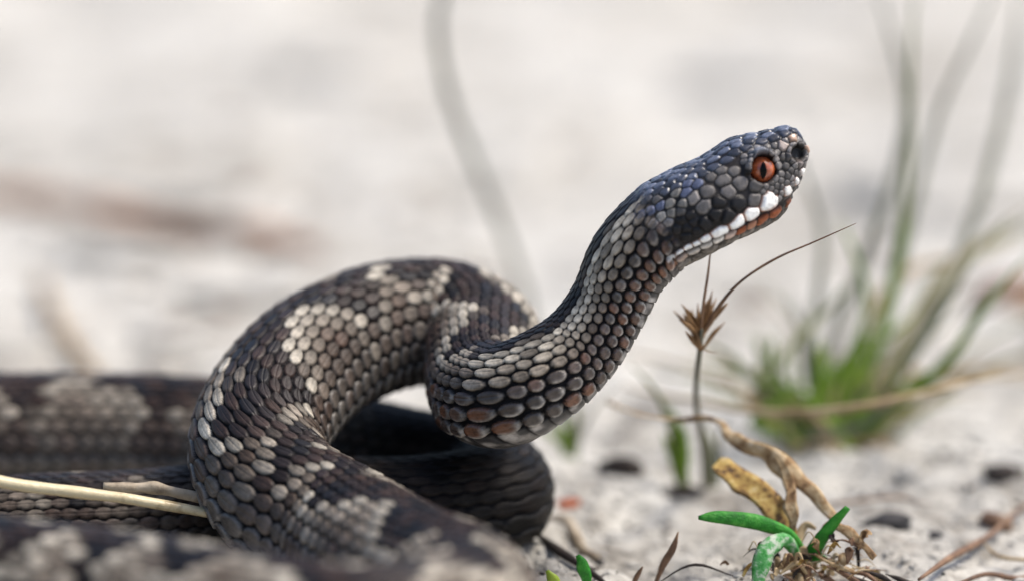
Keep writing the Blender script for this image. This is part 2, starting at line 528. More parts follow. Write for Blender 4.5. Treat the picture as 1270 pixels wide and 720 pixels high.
# --- colours of the body scales
DARK = np.array([.0065, .0058, .0066]); BROWN = np.array([.044, .026, .0195]); LIGHT = np.array([.47, .43, .355])
MID = np.array([.060, .042, .031]); GREY = np.array([.075, .066, .057]); RUST = np.array([.17, .062, .026]); CREAM = np.array([.60, .56, .51])
S_of_u = lambda u: np.interp(u, u_all, s_all)
SS = S_of_u(bi)
ac = np.abs(bj); side = np.sign(bj); bj = bj * 10.0 / NC; ac = ac * 10.0 / NC
r1 = hsh(bi * 2, bj, 11); r2 = hsh(bi * 2, bj, 12); r3 = hsh(bi * 2, bj, 13)
PERIOD = 5.2
ph = bi / PERIOD + .28 * np.sin(bi * .37)
tri = 2 * np.abs(2 * (ph - np.floor(ph + .5))) - 1
zig = 2.6 * tri
neckw = sstep(5.2, 3.0, SS)
zig = zig * (1 - neckw)
halfw = 3.2 * (1 - neckw) + 2.6 * neckw - .9 * sstep(S_FOCUS, S_FOCUS + 2, SS) * sstep(S_OFF1 + 3, S_OFF1 - 3, SS)
dist = np.abs(bj - zig) - halfw                           # <0 inside the dark band
dist = dist + (r1 - .5) * .9 + (vnoise(bi * .4, bj * .4, 77) - .5) * 2.2 * (1 - neckw)
inside = sstep(.35, -.35, dist)[..., None]
back = sstep(S_FOCUS, S_FOCUS + 2, SS)
reach = 4.6 + 2.0 * back + 1.6 * np.sin(bi * .23) + 1.2 * (r3 - .5)
edge_light = (sstep(-.2, .5, dist) * np.clip(1.08 - dist / reach, 0, 1) ** 1.25)[..., None]
dull = np.interp(SS, [0, S_OFF0, S_OFF0 + 4, s_of((-3.6, 4.5, 1.08)), s_of((-1.75, 3.55, .98)), s_of((-4.4, 1.35, .78)), s_of((-6.2, .85, .78))], [1, 1, .6, .6, .07, .07, .45])[..., None]  # mutes the pattern per coil; lowest where the right coil's shade is painted in
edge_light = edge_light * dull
# dark flank blotches facing the notches of the band
bl_c = 7.6; blot = np.exp(-((ac - bl_c) / 1.9) ** 2) * sstep(.05, .75, -tri * side * -1)
blot = (sstep(.35, .62, blot + (r2 - .5) * .3) * (1 - neckw))[..., None]
fl = sstep(5.0, 9.5, ac)[..., None]
frontw = (sstep(9, 11, SS) * sstep(S_FOCUS + 2, S_FOCUS - 1, SS))[..., None]
base = MID * (1 - fl) + GREY * (1 + .55 * frontw) * fl
warm = sstep(.55, .95, r3)[..., None]
base = base * (1 - .5 * warm) + (BROWN * 2.6) * .5 * warm
tan_ = np.clip(dist / 4.0, 0, 1)[..., None]
edge_light = np.maximum(edge_light, (neckw * sstep(-.2, .5, dist) * sstep(5.4, 3.4, dist) * (.5 + .7 * r2))[..., None])
edge_light = np.clip(edge_light, 0, 1)
lightc = LIGHT * (1 - .55 * tan_) + np.array([.20, .145, .10]) * .55 * tan_
colr = base * (1 - edge_light) + lightc * edge_light * (.62 + .65 * r2[..., None])
colr = colr * (1 - .85 * blot) + (BROWN * 1.1) * .85 * blot
darkc = DARK + (BROWN - DARK) * (r2[..., None] ** 1.3) * .95
# the band is browner on the big loop, bluish black further on
darkc = darkc * (1 - .6 * neckw[..., None])
colr = colr * (1 - inside) + darkc * inside
# neck flank: rusty middles, cream rims with glossy highlights painted in, low on the sides
nf = (sstep(6.4, 8.0, ac) * sstep(9.5, 6.5, SS) * (1 - ventral))[..., None]
rim = sstep(.95, .38, be)[..., None] * sstep(-.12, .16, by * np.sign(bj) - bx * .6)[..., None]
ctr = np.array([.070, .050, .040]) * (.35 + 1.3 * r3[..., None]) * (1 - .75 * sstep(.6, .95, r1)[..., None]) + RUST * .75 * sstep(.6, .95, r1)[..., None]
upn = (sstep(3.0, .3, SS) * sstep(8.0, 9.2, ac))[..., None]
ctr = ctr * (1 - .6 * upn) + RUST * 1.1 * .6 * upn
rustc = ctr * (1 - rim) + CREAM * (.45 + .8 * r2[..., None]) * sstep(6.5, 10, ac)[..., None] ** .5 * rim + ctr * 1.3 * rim * (1 - sstep(6.5, 10, ac)[..., None] ** .5)
colr = colr * (1 - .85 * nf) + rustc * .85 * nf
# lower flank of the coils: dark middle, paler rim
lf = (sstep(7, 10, ac) * sstep(6.5, 9.5, SS) * (1 - ventral))[..., None]
rim2 = sstep(.75, .2, be)[..., None]
colr = colr * (1 - .55 * lf) + (np.array([.055, .050, .046]) * (1 - rim2) + np.array([.24, .225, .20]) * rim2) * .55 * lf
lowb = sstep(TV + .75, TV + .1, np.abs(np.where(theta > math.pi, 2 * math.pi - theta, np.abs(theta))))[None, :, None]
vn = vnoise(U * 2.1, np.repeat(theta[None, :] * 5, R_, 0), 91)[..., None]
vent = np.array([.030, .028, .029]) + np.array([.30, .28, .26]) * lowb * sstep(.35, .85, vn + .25 * (r1[..., None] - .5)) * sstep(9.5, 6.5, SS)[..., None] + np.array([.09, .085, .08]) * vn
colr = np.where(ventral[..., None], vent, colr)
colr = colr * np.clip(.05 + 1.6 * dull, 0, 1)  # shade on the dark right coil multiplied into the scale colour
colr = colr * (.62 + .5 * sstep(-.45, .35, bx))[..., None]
skin = np.array([.005, .0048, .0062])
gap = sstep(.24, .05, be)[..., None]
colr = colr * (1 - gap) + skin * gap
gloss = np.clip(.22 + .55 * sstep(5.5, 9.5, ac) + .35 * nf[..., 0] + .3 * inside[..., 0] * (r3), 0, 1)
gloss = gloss * (1 - .9 * gap[..., 0])
gloss = np.where(ventral & (SS > S_FOCUS), gloss * .25, gloss)
gloss = np.where(dull[..., 0] < .3, np.minimum(gloss, .12), gloss)
amp = COLW * .27 * (1 + .45 * sstep(9, 5, s_all)[:, None] * sstep(3, 8, np.abs(Cc))) * np.minimum(1, s_all[:, None] * 0 + 1)
amp = np.where(ventral, r_w[:, None] * .065, amp)
amp = amp * sstep(0, 1, np.clip((S_TOT - s_all) / .4, 0, 1))[:, None]

# --- plates of the head: cells around points on the head's surface
HN = nh + int(np.searchsorted(ss, 1.0))
HV = V0[:HN]
tt = ((HV - HEAD0) @ EH) * PXC; hh_ = ((HV - HEAD0) @ DHEAD) * PXC; la = (HV - HEAD0) @ LHEAD
seeds = []           # (t, h, lateral cm, size cm, stretch along t, colour, kind)
flat_t, flat_h, flat_l = tt.ravel(), hh_.ravel(), la.ravel()
camside = flat_l > 0
def on_side(px, py):
    t, h = px2head(px, py)
    d = (flat_t - t) ** 2 + (flat_h - h) ** 2 + np.where(camside, 0, 1e6)
    k = int(np.argmin(d)); return flat_t[k], flat_h[k], flat_l[k]
WHITE = (.93, .92, .88); ORANGE = (.30, .085, .03)
def plate(px, py, size, stretch, col, kind):
    t, h, l = on_side(px, py)
    for sg in (1, -1):
        seeds.append((t, h, l * sg, size, stretch, col, kind))
for px, py, sz, stt in ((990, 211, .075, 1.0), (981, 222.5, .08, 1.0), (968.5, 233, .105, 1.05), (944.5, 244.5, .155, 1.55), (923, 259.3, .115, 1.5), (904.5, 270.5, .105, 1.8), (884, 281.5, .10, 1.9),
                        (867, 290.5, .075, 1.6), (857, 296.5, .062, 1.5), (847, 301.5, .06, 1.5), (836, 308, .058, 1.4), (826, 315, .06, 1.4)):
    plate(px, py, sz, stt, WHITE, 1)
for px, py, sz, stt, cc, kd in ((974, 249, .085, 1.6, (.20, .06, .025), 2), (955, 261, .10, 1.6, ORANGE, 2), (938, 269, .095, 1.5, ORANGE, 2), (924, 275.5, .085, 1.5, (.42, .20, .12), 2), (911, 281.5, .085, 1.5, ORANGE, 2),
                            (897, 286.5, .085, 1.5, (.55, .42, .36), 2), (883, 291.5, .08, 1.6, (.75, .70, .64), 2), (868, 299, .08, 1.6, (.62, .58, .53), 2), (853, 306, .08, 1.5, (.48, .44, .40), 2), (839, 314.5, .08, 1.4, (.40, .30, .24), 2),
                            (827, 324, .085, 1.3, (.45, .24, .15), 2),
                            (933, 192, .16, 1.9, (.16, .17, .20), 3), (965, 178.5, .10, 1.1, (.40, .33, .29), 3), (977.5, 170.5, .095, 1.3, (.38, .25, .18), 3), (995, 184, .085, .8, (.48, .33, .25), 3),
                            (985, 201, .075, 1.2, (.20, .17, .16), 3), (972, 193, .085, .9, (.075, .068, .066), 3), (963, 192, .075, .8, (.07, .064, .06), 3)):
    plate(px, py, sz, stt, cc, kd)
mouth = np.array([px2head(*q) for q in ((999, 222), (990, 234), (975, 244), (958, 254), (940, 262), (925, 268.5), (905, 278), (885, 287), (868, 295), (850, 304), (834, 312), (822, 322))])
def mouth_d(t, h):
    d = np.full(np.shape(t), 1e9)
    for a, b in zip(mouth[:-1], mouth[1:]):
        ab = b - a; q = np.clip(((t - a[0]) * ab[0] + (h - a[1]) * ab[1]) / (ab @ ab), 0, 1)
        d = np.minimum(d, np.hypot(t - a[0] - q * ab[0], h - a[1] - q * ab[1]))
    return d
def mouth_h(t):
    o = np.argsort(mouth[:, 0]); return np.interp(t, mouth[o, 0], mouth[o, 1])
EYE = np.array(px2head(938, 208.5)); NOS = np.array(px2head(983.5, 189))
order = rng.permutation(len(flat_t))[:16000]
fs = {1: (flat_t, flat_h, flat_l)}
taken = np.array([(s[0] / PXC, s[1] / PXC, s[2]) for s in seeds]); tsz = np.array([s[3] for s in seeds]); tst = np.array([s[4] for s in seeds])
topv = np.interp(flat_t, top_k[:, 0], top_k[:, 1])
acc_p = taken.tolist(); acc_s = tsz.tolist(); acc_st = tst.tolist()
for k in order:
    t, h, l = flat_t[k], flat_h[k], flat_l[k]
    if l < 0 or t > 229: continue
    mh = mouth_h(t)
    isTop = h > topv[k] - 14
    below = h < mh - 6 and t < 175
    if math.hypot(t - EYE[0], h - EYE[1]) < 17 and l > .2: continue
    if math.hypot(t - NOS[0], h - NOS[1]) < 9: continue
    if abs(h - mh) < 9 and 10 < t < 218 and l > .15: continue
    if below: sz, stt = .12, 1.5
    elif isTop: sz, stt = .088, 1.7
    elif t > 148: sz, stt = .070, 1.05
    elif t > 60: sz, stt = .105 + .03 * (h < 35), 1.25
    else: sz, stt = .092, 1.3
    p = np.array([t / PXC, h / PXC, l])
    q = np.asarray(acc_p) - p
    dd = np.sqrt((q[:, 0] / stt) ** 2 + q[:, 1] ** 2 + q[:, 2] ** 2)
    if dd.min() < sz * 1.22 or np.any(dd < (sz + np.asarray(acc_s)) * .55): continue
    acc_p.append(p.tolist()); acc_s.append(sz); acc_st.append(stt)
    v = rng.random()
    mid_h = h - mh
    stripe = math.exp(-(((mid_h - 19) / 19) ** 2)) * (1 if t < 150 else 0) if t < 150 else 0
    if below: cc = np.array((.13, .115, .10)) * (.6 + .8 * v)
    elif isTop:
        cc = np.array((.030, .034, .048)) * (.7 + 1.5 * v)  # blue sky reflection painted into the crown scales
        if v > .72: cc = np.array((.10, .115, .16))
    else:
        cc = np.array((.15, .14, .136)) * (.45 + .95 * v)
        if stripe > .33 and t < 142 - mid_h * .6: cc = np.array((.011, .010, .0105)) * (.8 + .6 * v)
        if 18 < t < 70 and 28 < h < 50: cc = np.array((.20, .19, .175)) * (.7 + .6 * v)
        if h > 40 and t < 110 and v > .5: cc = np.array((.085, .10, .16))  # blue sky sheen tinted into the upper rear scales too
    for sg in (1, -1):
        seeds.append((t, h, l * sg, sz, stt, tuple(cc), 0))
SP = np.array([(s[0] / PXC, s[1] / PXC, s[2]) for s in seeds]); SZ = np.array([s[3] for s in seeds]); SST = np.array([s[4] for s in seeds])
SCOL = np.array([s[5] for s in seeds]); SK = np.array([s[6] for s in seeds])
PT = np.stack([flat_t / PXC, flat_h / PXC, flat_l], -1)
F1 = np.zeros(len(PT)); F2 = np.zeros(len(PT)); I1 = np.zeros(len(PT), int); RX = np.zeros(len(PT))
# wobble the cells a little so that their borders are not ruled lines
wob = .010 * np.stack([vnoise(flat_t * .12, flat_h * .12, 21) - .5, vnoise(flat_t * .12, flat_h * .12, 22) - .5, vnoise(flat_h * .12, flat_l * 9, 23) - .5], -1)
PTw = PT + wob
for a in range(0, len(PT), 6000):
    q = PTw[a:a + 6000, None, :] - SP[None]
    d = np.sqrt((q[..., 0] / SST) ** 2 + q[..., 1] ** 2 + q[..., 2] ** 2) / SZ
    ix = np.argpartition(d, 1, axis=1)[:, :2]
    dv = np.take_along_axis(d, ix, 1)
    o = np.argsort(dv, axis=1); ix = np.take_along_axis(ix, o, 1); dv = np.take_along_axis(dv, o, 1)
    F1[a:a + 6000], F2[a:a + 6000], I1[a:a + 6000] = dv[:, 0], dv[:, 1], ix[:, 0]
    RX[a:a + 6000] = q[np.arange(len(ix)), ix[:, 0], 1] / SZ[ix[:, 0]]
kind = SK[I1]
E = np.clip(np.minimum(F2 - F1, (np.where(kind > 0, 1.04, .90) - F1) * 1.9), 0, None)
csz = SZ[I1]
rh = sstep(0, .55, E) * (1 - .25 * np.clip(F1, 0, 1.5) ** 2)
rh = rh * csz * np.where(kind == 1, .55, np.where(kind == 3, .50, .40))
hc_ = SCOL[I1].copy()
g1 = sstep(.34, .08, E)[:, None]
lab = (kind == 1)[:, None]
rimc = np.where(lab, np.array([.26, .085, .035]), hc_ * .12)
lowrim = np.where(lab[:, 0], sstep(-.35, -.85, RX), 0)[:, None]
hc_ = hc_ * (1 - lowrim) + np.array([.34, .12, .05]) * lowrim
pale = (kind == 0)[:, None] * sstep(.6, .3, E)[:, None] * sstep(.2, .4, E)[:, None]
hc_ = hc_ * (1 + .9 * pale)
hc_ = hc_ * (1 - g1) + rimc * g1
g2 = sstep(.10, .0, E)[:, None]
hc_ = hc_ * (1 - g2) + np.array([.008, .006, .006]) * g2
# mouth line, eye socket, nostril pit
md = mouth_d(flat_t, flat_h)
onface = flat_t > 8
mg = np.where(onface, sstep(3.2, .6, md), 0)
rh = rh * (1 - mg) - .035 * mg
hc_ = hc_ * (1 - mg[:, None]) + np.array([.012, .006, .005]) * mg[:, None]
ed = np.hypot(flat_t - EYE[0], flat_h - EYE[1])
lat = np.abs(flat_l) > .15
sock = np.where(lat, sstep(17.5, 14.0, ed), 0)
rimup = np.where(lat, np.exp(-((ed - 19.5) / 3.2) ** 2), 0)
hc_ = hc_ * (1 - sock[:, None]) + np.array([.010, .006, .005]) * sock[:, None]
brow = np.where(lat & (flat_h > EYE[1] + 5), np.exp(-((ed - 19) / 5.0) ** 2), 0)
rh = rh * (1 - sock) + .018 * rimup * (1 - sock) + .115 * brow
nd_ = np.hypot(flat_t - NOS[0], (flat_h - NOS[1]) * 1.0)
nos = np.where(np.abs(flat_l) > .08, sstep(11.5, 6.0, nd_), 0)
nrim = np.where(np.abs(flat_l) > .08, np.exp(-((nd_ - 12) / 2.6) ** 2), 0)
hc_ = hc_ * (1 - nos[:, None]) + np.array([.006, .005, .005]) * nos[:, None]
rh = rh * (1 - nos) + .02 * nrim
push = -(sock * .16 + nos * .13)                           # straight in towards the midline

shape = (HN, NA)
hb = sstep(-.10, .55, s_all[:HN])[:, None]                 # 0 on the head, 1 on the body
relief_cm = relief * amp
relief_cm[:HN] = relief_cm[:HN] * hb + rh.reshape(shape) * (1 - hb)
colr[:HN] = colr[:HN] * hb[..., None] + hc_.reshape(*shape, 3) * (1 - hb[..., None])
hgl = np.where(kind == 1, .8, np.where(kind == 3, .75, .42)); hgl = np.where(flat_h > topv - 16, .85, hgl)
gloss[:HN] = gloss[:HN] * hb + hgl.reshape(shape) * (1 - hb)
bx[:HN] *= hb; by[:HN] = by[:HN] * hb + .5 * (1 - hb)
# no relief at the very tip of the snout
relief_cm *= np.concatenate([sstep(231, 226, th), np.ones(R_ - nh)])[:, None]
V = V0 + Nrm * relief_cm[..., None]
V[:HN] += (push * np.sign(flat_l)).reshape(shape)[..., None] * LHEAD * (1 - hb[..., None])

# curvature guard: keep the ring points on the inside of a bend from crossing
snake = empty('snake', (-2.0, 0, 0))
tag(snake, 'dark zigzag patterned viper coiled on sand with its head raised in a striking curve', 'snake')
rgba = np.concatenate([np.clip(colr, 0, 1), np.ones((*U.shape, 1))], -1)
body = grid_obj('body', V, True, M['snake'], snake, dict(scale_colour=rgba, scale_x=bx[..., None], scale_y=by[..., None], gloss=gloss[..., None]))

# --- eyes
k = int(np.argmin((flat_t - EYE[0]) ** 2 + (flat_h - EYE[1]) ** 2 + np.where(camside, 0, 1e6)))
eye_l = flat_l[k]
ER = .215
def eye(sgn):
    c = HEAD0 + EH * EYE[0] / PXC + DHEAD * EYE[1] / PXC + LHEAD * (eye_l - .15) * sgn
    out = LHEAD * sgn
    vs, fs = [], []
    nlat, nlon = 20, 40
    for a in range(nlat + 1):
        pol = math.pi * .62 * a / nlat
        for b in range(nlon):
            az = 2 * math.pi * b / nlon
            vs.append(c + ER * (math.cos(pol) * out + math.sin(pol) * (math.cos(az) * EH + math.sin(az) * DHEAD)))
    for a in range(nlat):
        for b in range(nlon):
            fs.append((a * nlon + b, a * nlon + (b + 1) % nlon, (a + 1) * nlon + (b + 1) % nlon, (a + 1) * nlon + b))
    e = mesh_obj('eye', vs, fs, M['iris'], snake, origin=c)
    e['label'] = 'copper red eye with a vertical slit pupil'
    # pupil: a slit-shaped patch lying on the eyeball, upright in the world
    upv = UP - np.dot(UP, out) * out; upv /= np.linalg.norm(upv)
    rgt = np.cross(upv, out)
    vs, fs = [], []
    n1, n2 = 16, 8
    for a in range(n1 + 1):
        y = -1 + 2 * a / n1
        wv = .36 * (1 - abs(y) ** 1.7) ** .8 + .004
        for b in range(n2 + 1):
            x = wv * (-1 + 2 * b / n2)
            p = np.array([x * .72, y * .66]); z = math.sqrt(1 - p @ p)
            vs.append(c + ER * 1.012 * (p[0] * rgt + p[1] * upv + z * out))
    for a in range(n1):
        for b in range(n2):
            q = a * (n2 + 1) + b
            fs.append((q, q + 1, q + n2 + 2, q + n2 + 1))
    pu = bpy.data.objects.new('pupil', bpy.data.meshes.new('pupil'))
    COL.objects.link(pu)
    pu.data.from_pydata(((np.array(vs) - c) * CM).tolist(), [], fs); pu.data.materials.append(M['pupil'])
    pu.data.polygons.foreach_set('use_smooth', np.ones(len(fs), bool))
    pu.parent = e
    return e
eye(1); eye(-1)

# ------------------------------------------------------------------ blades, stems, leaves
def strip(name, pts, widths, mat, parent=None, thick=.25, curl=0.0, twist=0.0, n=22, facing=None, ridge=0.0, rag=0.0):
    """a blade or stem through points (cm): lens-shaped cross-section, width per point, real thickness"""
    P = np.asarray(pts, float)
    Wd = np.interp(np.linspace(0, 1, len(P)), np.linspace(0, 1, len(widths)), widths)
    C_ = spline(np.hstack([P, Wd[:, None]]), n)
    cp, cw = C_[:, :3], np.maximum(C_[:, 3], .004)
    tn = np.gradient(cp, axis=0); tn /= np.linalg.norm(tn, axis=1)[:, None]
    f = np.array([0, -1.0, .15]) if facing is None else np.asarray(facing, float)
    sd = np.cross(tn, f); sd /= np.maximum(np.linalg.norm(sd, axis=1), 1e-6)[:, None]
    nm = np.cross(sd, tn)
    if rag:
        rr = np.random.default_rng(int(abs(cp[0].sum()) * 1e4) % 99991)
        nz = rr.normal(0, 1, (n, 4)); nz = np.stack([np.convolve(np.pad(nz[:, k_], 4, mode='edge'), [.06, .12, .2, .24, .2, .12, .06], 'same')[4:-4] for k_ in range(4)], -1) * 1.7
        cp = cp + (sd * nz[:, :1] + nm * nz[:, 1:2]) * (cw * rag * .16)[:, None]
        cw = cw * np.clip(1 + rag * .38 * nz[:, 2], .35, 1.6)
        twj = np.cumsum(nz[:, 3]) * rag * .12
    else:
        twj = np.zeros(n)
    prof = [(-1, 0), (-.55, 1), (0, 1.15 + ridge), (.55, 1), (1, 0), (.5, -.9), (0, -1 + ridge), (-.5, -.9)]
    ring = np.zeros((n, 8, 3))
    for q in range(n):
        a = twist * q / (n - 1) + twj[q]
        s2 = sd[q] * math.cos(a) + nm[q] * math.sin(a); n2 = nm[q] * math.cos(a) - sd[q] * math.sin(a)
        for k_, (x, z) in enumerate(prof):
            ring[q, k_] = cp[q] + cw[q] / 2 * (s2 * x + n2 * (z * thick + curl * x * x))
    vs = ring.reshape(-1, 3)
    fs = [(q * 8 + a, q * 8 + (a + 1) % 8, (q + 1) * 8 + (a + 1) % 8, (q + 1) * 8 + a) for q in range(n - 1) for a in range(8)]
    fs += [tuple(range(7, -1, -1)), tuple((n - 1) * 8 + a for a in range(8))]
    o = None if parent is not None else cp[0]
    return mesh_obj(name, vs, fs, mat, parent, origin=o)

def pp(*pts):
    return [at(*p) for p in pts]

def lump(name, c, size, mat, seed, flat=.6, rotz=0.0, parent=None, rough=.35, sub=3):
    """an irregular broken bit: a faceted, dented body resting in the sand"""
    r = np.random.default_rng(seed)
    vs, fs = [], []
    nl, nn = 8, 12
    for a in range(nl + 1):
        pol = math.pi * a / nl
        for b in range(nn):
            az = 2 * math.pi * b / nn
            d = np.array([math.sin(pol) * math.cos(az), math.sin(pol) * math.sin(az), math.cos(pol)])
            k1 = 1 + rough * (vnoise(d[0] * 1.7 + seed, d[1] * 1.7 + d[2] * 2.1, seed) - .5) * 2 + rough * .5 * (vnoise(d[0] * 4 + seed, d[1] * 4 + d[2] * 4.3, seed + 5) - .5)
            d = np.sign(d) * np.abs(d) ** .8
            vs.append(d * k1)
    vs = np.array(vs) * np.array([size[0] / 2, size[1] / 2, size[2] / 2])
    ca, sa = math.cos(rotz), math.sin(rotz)
    vs = np.stack([vs[:, 0] * ca - vs[:, 1] * sa, vs[:, 0] * sa + vs[:, 1] * ca, vs[:, 2]], -1) + c
    for a in range(nl):
        for b in range(nn):
            fs.append((a * nn + b, (a + 1) * nn + b, (a + 1) * nn + (b + 1) % nn, a * nn + (b + 1) % nn))
    return mesh_obj(name, vs, fs, mat, parent, smooth=True, origin=np.asarray(c, float))

# ---- straws tucked under the coil
s1 = strip('dry_straw', pp((-40, 588, -1.6), (20, 600, -1.35), (90, 609, -1.15), (170, 620, -.95), (262, 636, -.72)), [.19, .20, .19, .175, .15], M['straw'], thick=.85, n=40, rag=.12)
tag(s1, 'long pale yellow straw stem poking out under the coiled body', 'straw')
s2 = strip('dry_straw', pp((128, 602, -.75), (170, 604, -.6), (210, 608, -.5), (262, 617, -.4)), [.08, .18, .21, .19], M['straw_grey'], thick=.6, n=34, rag=.45)
tag(s2, 'short weathered grey brown straw lying above the pale straw', 'straw')

# ---- stalk with a brown flower tuft
base_p = ground_at(876, 594)
stalk = empty('dry_sedge', base_p)
tag(stalk, 'thin grey stalk with a brown bristly seed head under the snake\'s chin', 'sedge')
topp = at(868, 432, 1.3)
strip('stem', [base_p - np.array([0, 0, .2]), at(873, 560, 5.4), at(866, 520, 4.0), at(863, 480, 2.7), topp, at(870, 408, 1.0)], [.16, .15, .13, .10, .09, .06], M['stalk'], stalk, thick=1.0, n=30)
strip('bract', pp((869, 418, 1.1), (872, 380, .9), (878, 340, .8), (882, 303, .7)), [.06, .05, .04, .015], M['brown'], stalk, thick=.7)
strip('bract', pp((871, 415, 1.1), (888, 385, .9), (915, 352, .7), (960, 322, .5), (1010, 300, .3), (1062, 277, .1)), [.05, .07, .06, .075, .06, .012], M['brown'], stalk, thick=.4, twist=2.2, n=34)
for q in range(34):
    a = rng.uniform(-1, 1); dpt = rng.uniform(-.25, .25)
    ln = rng.uniform(.35, .78) * (1 - .25 * abs(a))
    b0 = at(868 + rng.uniform(-4, 4), 432 - rng.uniform(-3, 24), 1.15 + dpt * .3)
    dr = np.array([math.sin(a * .75), dpt * 1.3, math.cos(a * .75)])
    strip('bristle', [b0, b0 + dr * ln * .55 + np.array([a * .03, 0, .0]), b0 + dr * ln + np.array([a * .06, 0, rng.uniform(-.05, .05)])], [.035, .085, .008], M['spike'], stalk, rag=.4, thick=.3, n=9, facing=(rng.uniform(-.6, .6), -1, 0))
strip('bristle', pp((872, 432, 1.2), (880, 436, 1.15), (890, 437, 1.1)), [.02, .015, .006], M['spike'], stalk, thick=.6, n=8)

# ---- grass tussock to the right behind the head
tb = ground_at(1040, 560)
tus = empty('grass_tussock', tb)
tag(tus, 'sparse green and tan grass tussock growing from the sand behind the seedling', 'grass')
def blade(pts, wmax, mat, parent=tus, **kw):
    return strip('blade', pp(*pts), [wmax * .7, wmax, wmax * .95, wmax * .7, .012], mat, parent, thick=.18, ridge=.3, n=26, **kw)
B_ = [
    # tall ones that leave the frame at the top
    ([(1000, 552, 9.00), (1015, 480, 9.63), (1060, 350, 10.68), (1108, 220, 11.94), (1124, 130, 12.78), (1104, 40, 13.62), (1080, -40, 14.46)], .20, 'grey_blade'),
    ([(1045, 556, 9.08), (1085, 430, 9.76), (1112, 320, 10.47), (1128, 180, 11.10), (1130, 60, 11.52), (1138, -40, 11.94)], .17, 'olive'),
    ([(1050, 556, 9.17), (1100, 400, 10.26), (1135, 260, 11.52), (1165, 140, 12.78), (1210, 40, 13.62), (1245, -40, 14.04)], .17, 'grey_blade'),
    ([(1060, 556, 9.00), (1150, 400, 10.68), (1205, 280, 12.36), (1240, 160, 14.04), (1258, 60, 15.30), (1268, -40, 16.14)], .24, 'grey_blade'),
    ([(1030, 556, 9.08), (1000, 450, 9.84), (1015, 360, 10.68), (1020, 290, 11.52), (1000, 225, 12.36), (985, 180, 12.78)], .18, 'grey_blade'),
    # green ones
    ([(1040, 556, 9), (1090, 420, 9.8), (1106, 360, 10.2), (1120, 290, 10.6), (1128, 235, 11)], .20, 'green'),
    ([(1025, 556, 8.8), (1055, 440, 9.4), (1075, 380, 9.6), (1058, 310, 9.8), (1040, 270, 10)], .15, 'green'),
    ([(1048, 556, 9), (1060, 470, 9.5), (1072, 420, 9.7), (1070, 360, 9.8), (1060, 305, 10)], .13, 'olive'),
    ([(1000, 552, 8.6), (960, 470, 8.8), (990, 420, 9.3), (1030, 380, 9.8), (1060, 345, 10.2)], .18, 'olive'),
    ([(1000, 552, 8.6), (1010, 500, 9.2), (1040, 460, 9.8), (1090, 425, 10.4), (1150, 375, 11)], .21, 'green'),
    ([(1050, 556, 8.6), (1110, 510, 8.2), (1180, 440, 7.6), (1225, 375, 7.2), (1280, 312, 6.9)], .20, 'green'),
    ([(1050, 556, 8.8), (1100, 490, 8.6), (1160, 400, 8.6), (1200, 330, 8.6), (1250, 270, 8.6)], .12, 'olive'),
    ([(1060, 556, 9.6), (1110, 440, 11), (1170, 340, 13), (1230, 300, 15), (1290, 272, 17)], .26, 'olive'),
    ([(1040, 556, 9.6), (1080, 390, 12), (1130, 335, 13), (1200, 320, 14), (1290, 285, 15)], .20, 'dry'),
    ([(1000, 552, 9.0), (975, 510, 9.0), (962, 470, 9.2), (955, 440, 9.4), (962, 410, 9.6)], .22, 'green'),
    ([(985, 552, 8.8), (950, 520, 8.8), (940, 480, 9.0), (945, 445, 9.2), (940, 410, 9.4)], .20, 'olive'),
    ([(1010, 552, 8.8), (960, 525, 8.6), (930, 500, 8.6), (912, 480, 8.7), (895, 455, 9)], .16, 'dry'),
    ([(1000, 552, 8.6), (955, 530, 8.3), (935, 525, 8.2), (975, 490, 8.3), (1010, 470, 8.6)], .20, 'green'),
    ([(1030, 556, 8.8), (1035, 510, 9), (1050, 470, 9.2), (1065, 430, 9.4), (1068, 395, 9.5)], .26, 'green'),
    ([(1040, 556, 8.6), (1020, 520, 8.6), (1000, 500, 8.6), (1030, 470, 8.9), (1075, 440, 9.2)], .18, 'green'),
    ([(1050, 556, 8.6), (1090, 530, 8.3), (1110, 505, 8.2), (1135, 470, 8.3), (1170, 455, 8.3)], .17, 'green'),
    ([(1030, 560, 8.6), (1000, 545, 8.2), (1050, 535, 7.8), (1100, 510, 7.5), (1140, 490, 7.4)], .15, 'grey_blade'),
    ([(1040, 556, 9.4), (1020, 470, 10), (1000, 420, 10.6), (985, 385, 11.2), (975, 350, 12)], .14, 'grey_blade'),
    ([(1040, 556, 9.2), (1095, 460, 10.5), (1160, 470, 12), (1220, 462, 13), (1300, 470, 14)], .2, 'tan'),
]
for pts, wv, mt in B_:
    blade(pts, wv, M[mt])
for q in range(46):                               # short inner growth at the foot
    x0 = 1030 + rng.normal(0, 30); a = rng.normal(0, .75); ln = rng.uniform(50, 150)
    Y0 = 8.9 + rng.normal(0, .5)
    yb = 558 + rng.uniform(-10, 16)
    p = [(x0, yb, Y0), (x0 + a * ln * .3, 558 - ln * .45, Y0 + .2), (x0 + a * ln * .75, 556 - ln * .8, Y0 + .4), (x0 + a * ln * 1.25, 556 - ln, Y0 + .6)]
    blade(p, rng.uniform(.09, .17), M[['green', 'green', 'olive', 'dry'][q % 4]])
for q in range(16):                               # hair-thin stems
    x0 = 1040 + rng.normal(0, 25); a = rng.normal(.25, .6); ln = rng.uniform(160, 330)
    blade([(x0, 560, 9), (x0 + a * ln * .25, 560 - ln * .4, 9.8), (x0 + a * ln * .6, 560 - ln * .75, 11), (x0 + a * ln * 1.1, 560 - ln, 12)], rng.uniform(.05, .09), M[['olive', 'grey_blade', 'dry'][q % 3]])
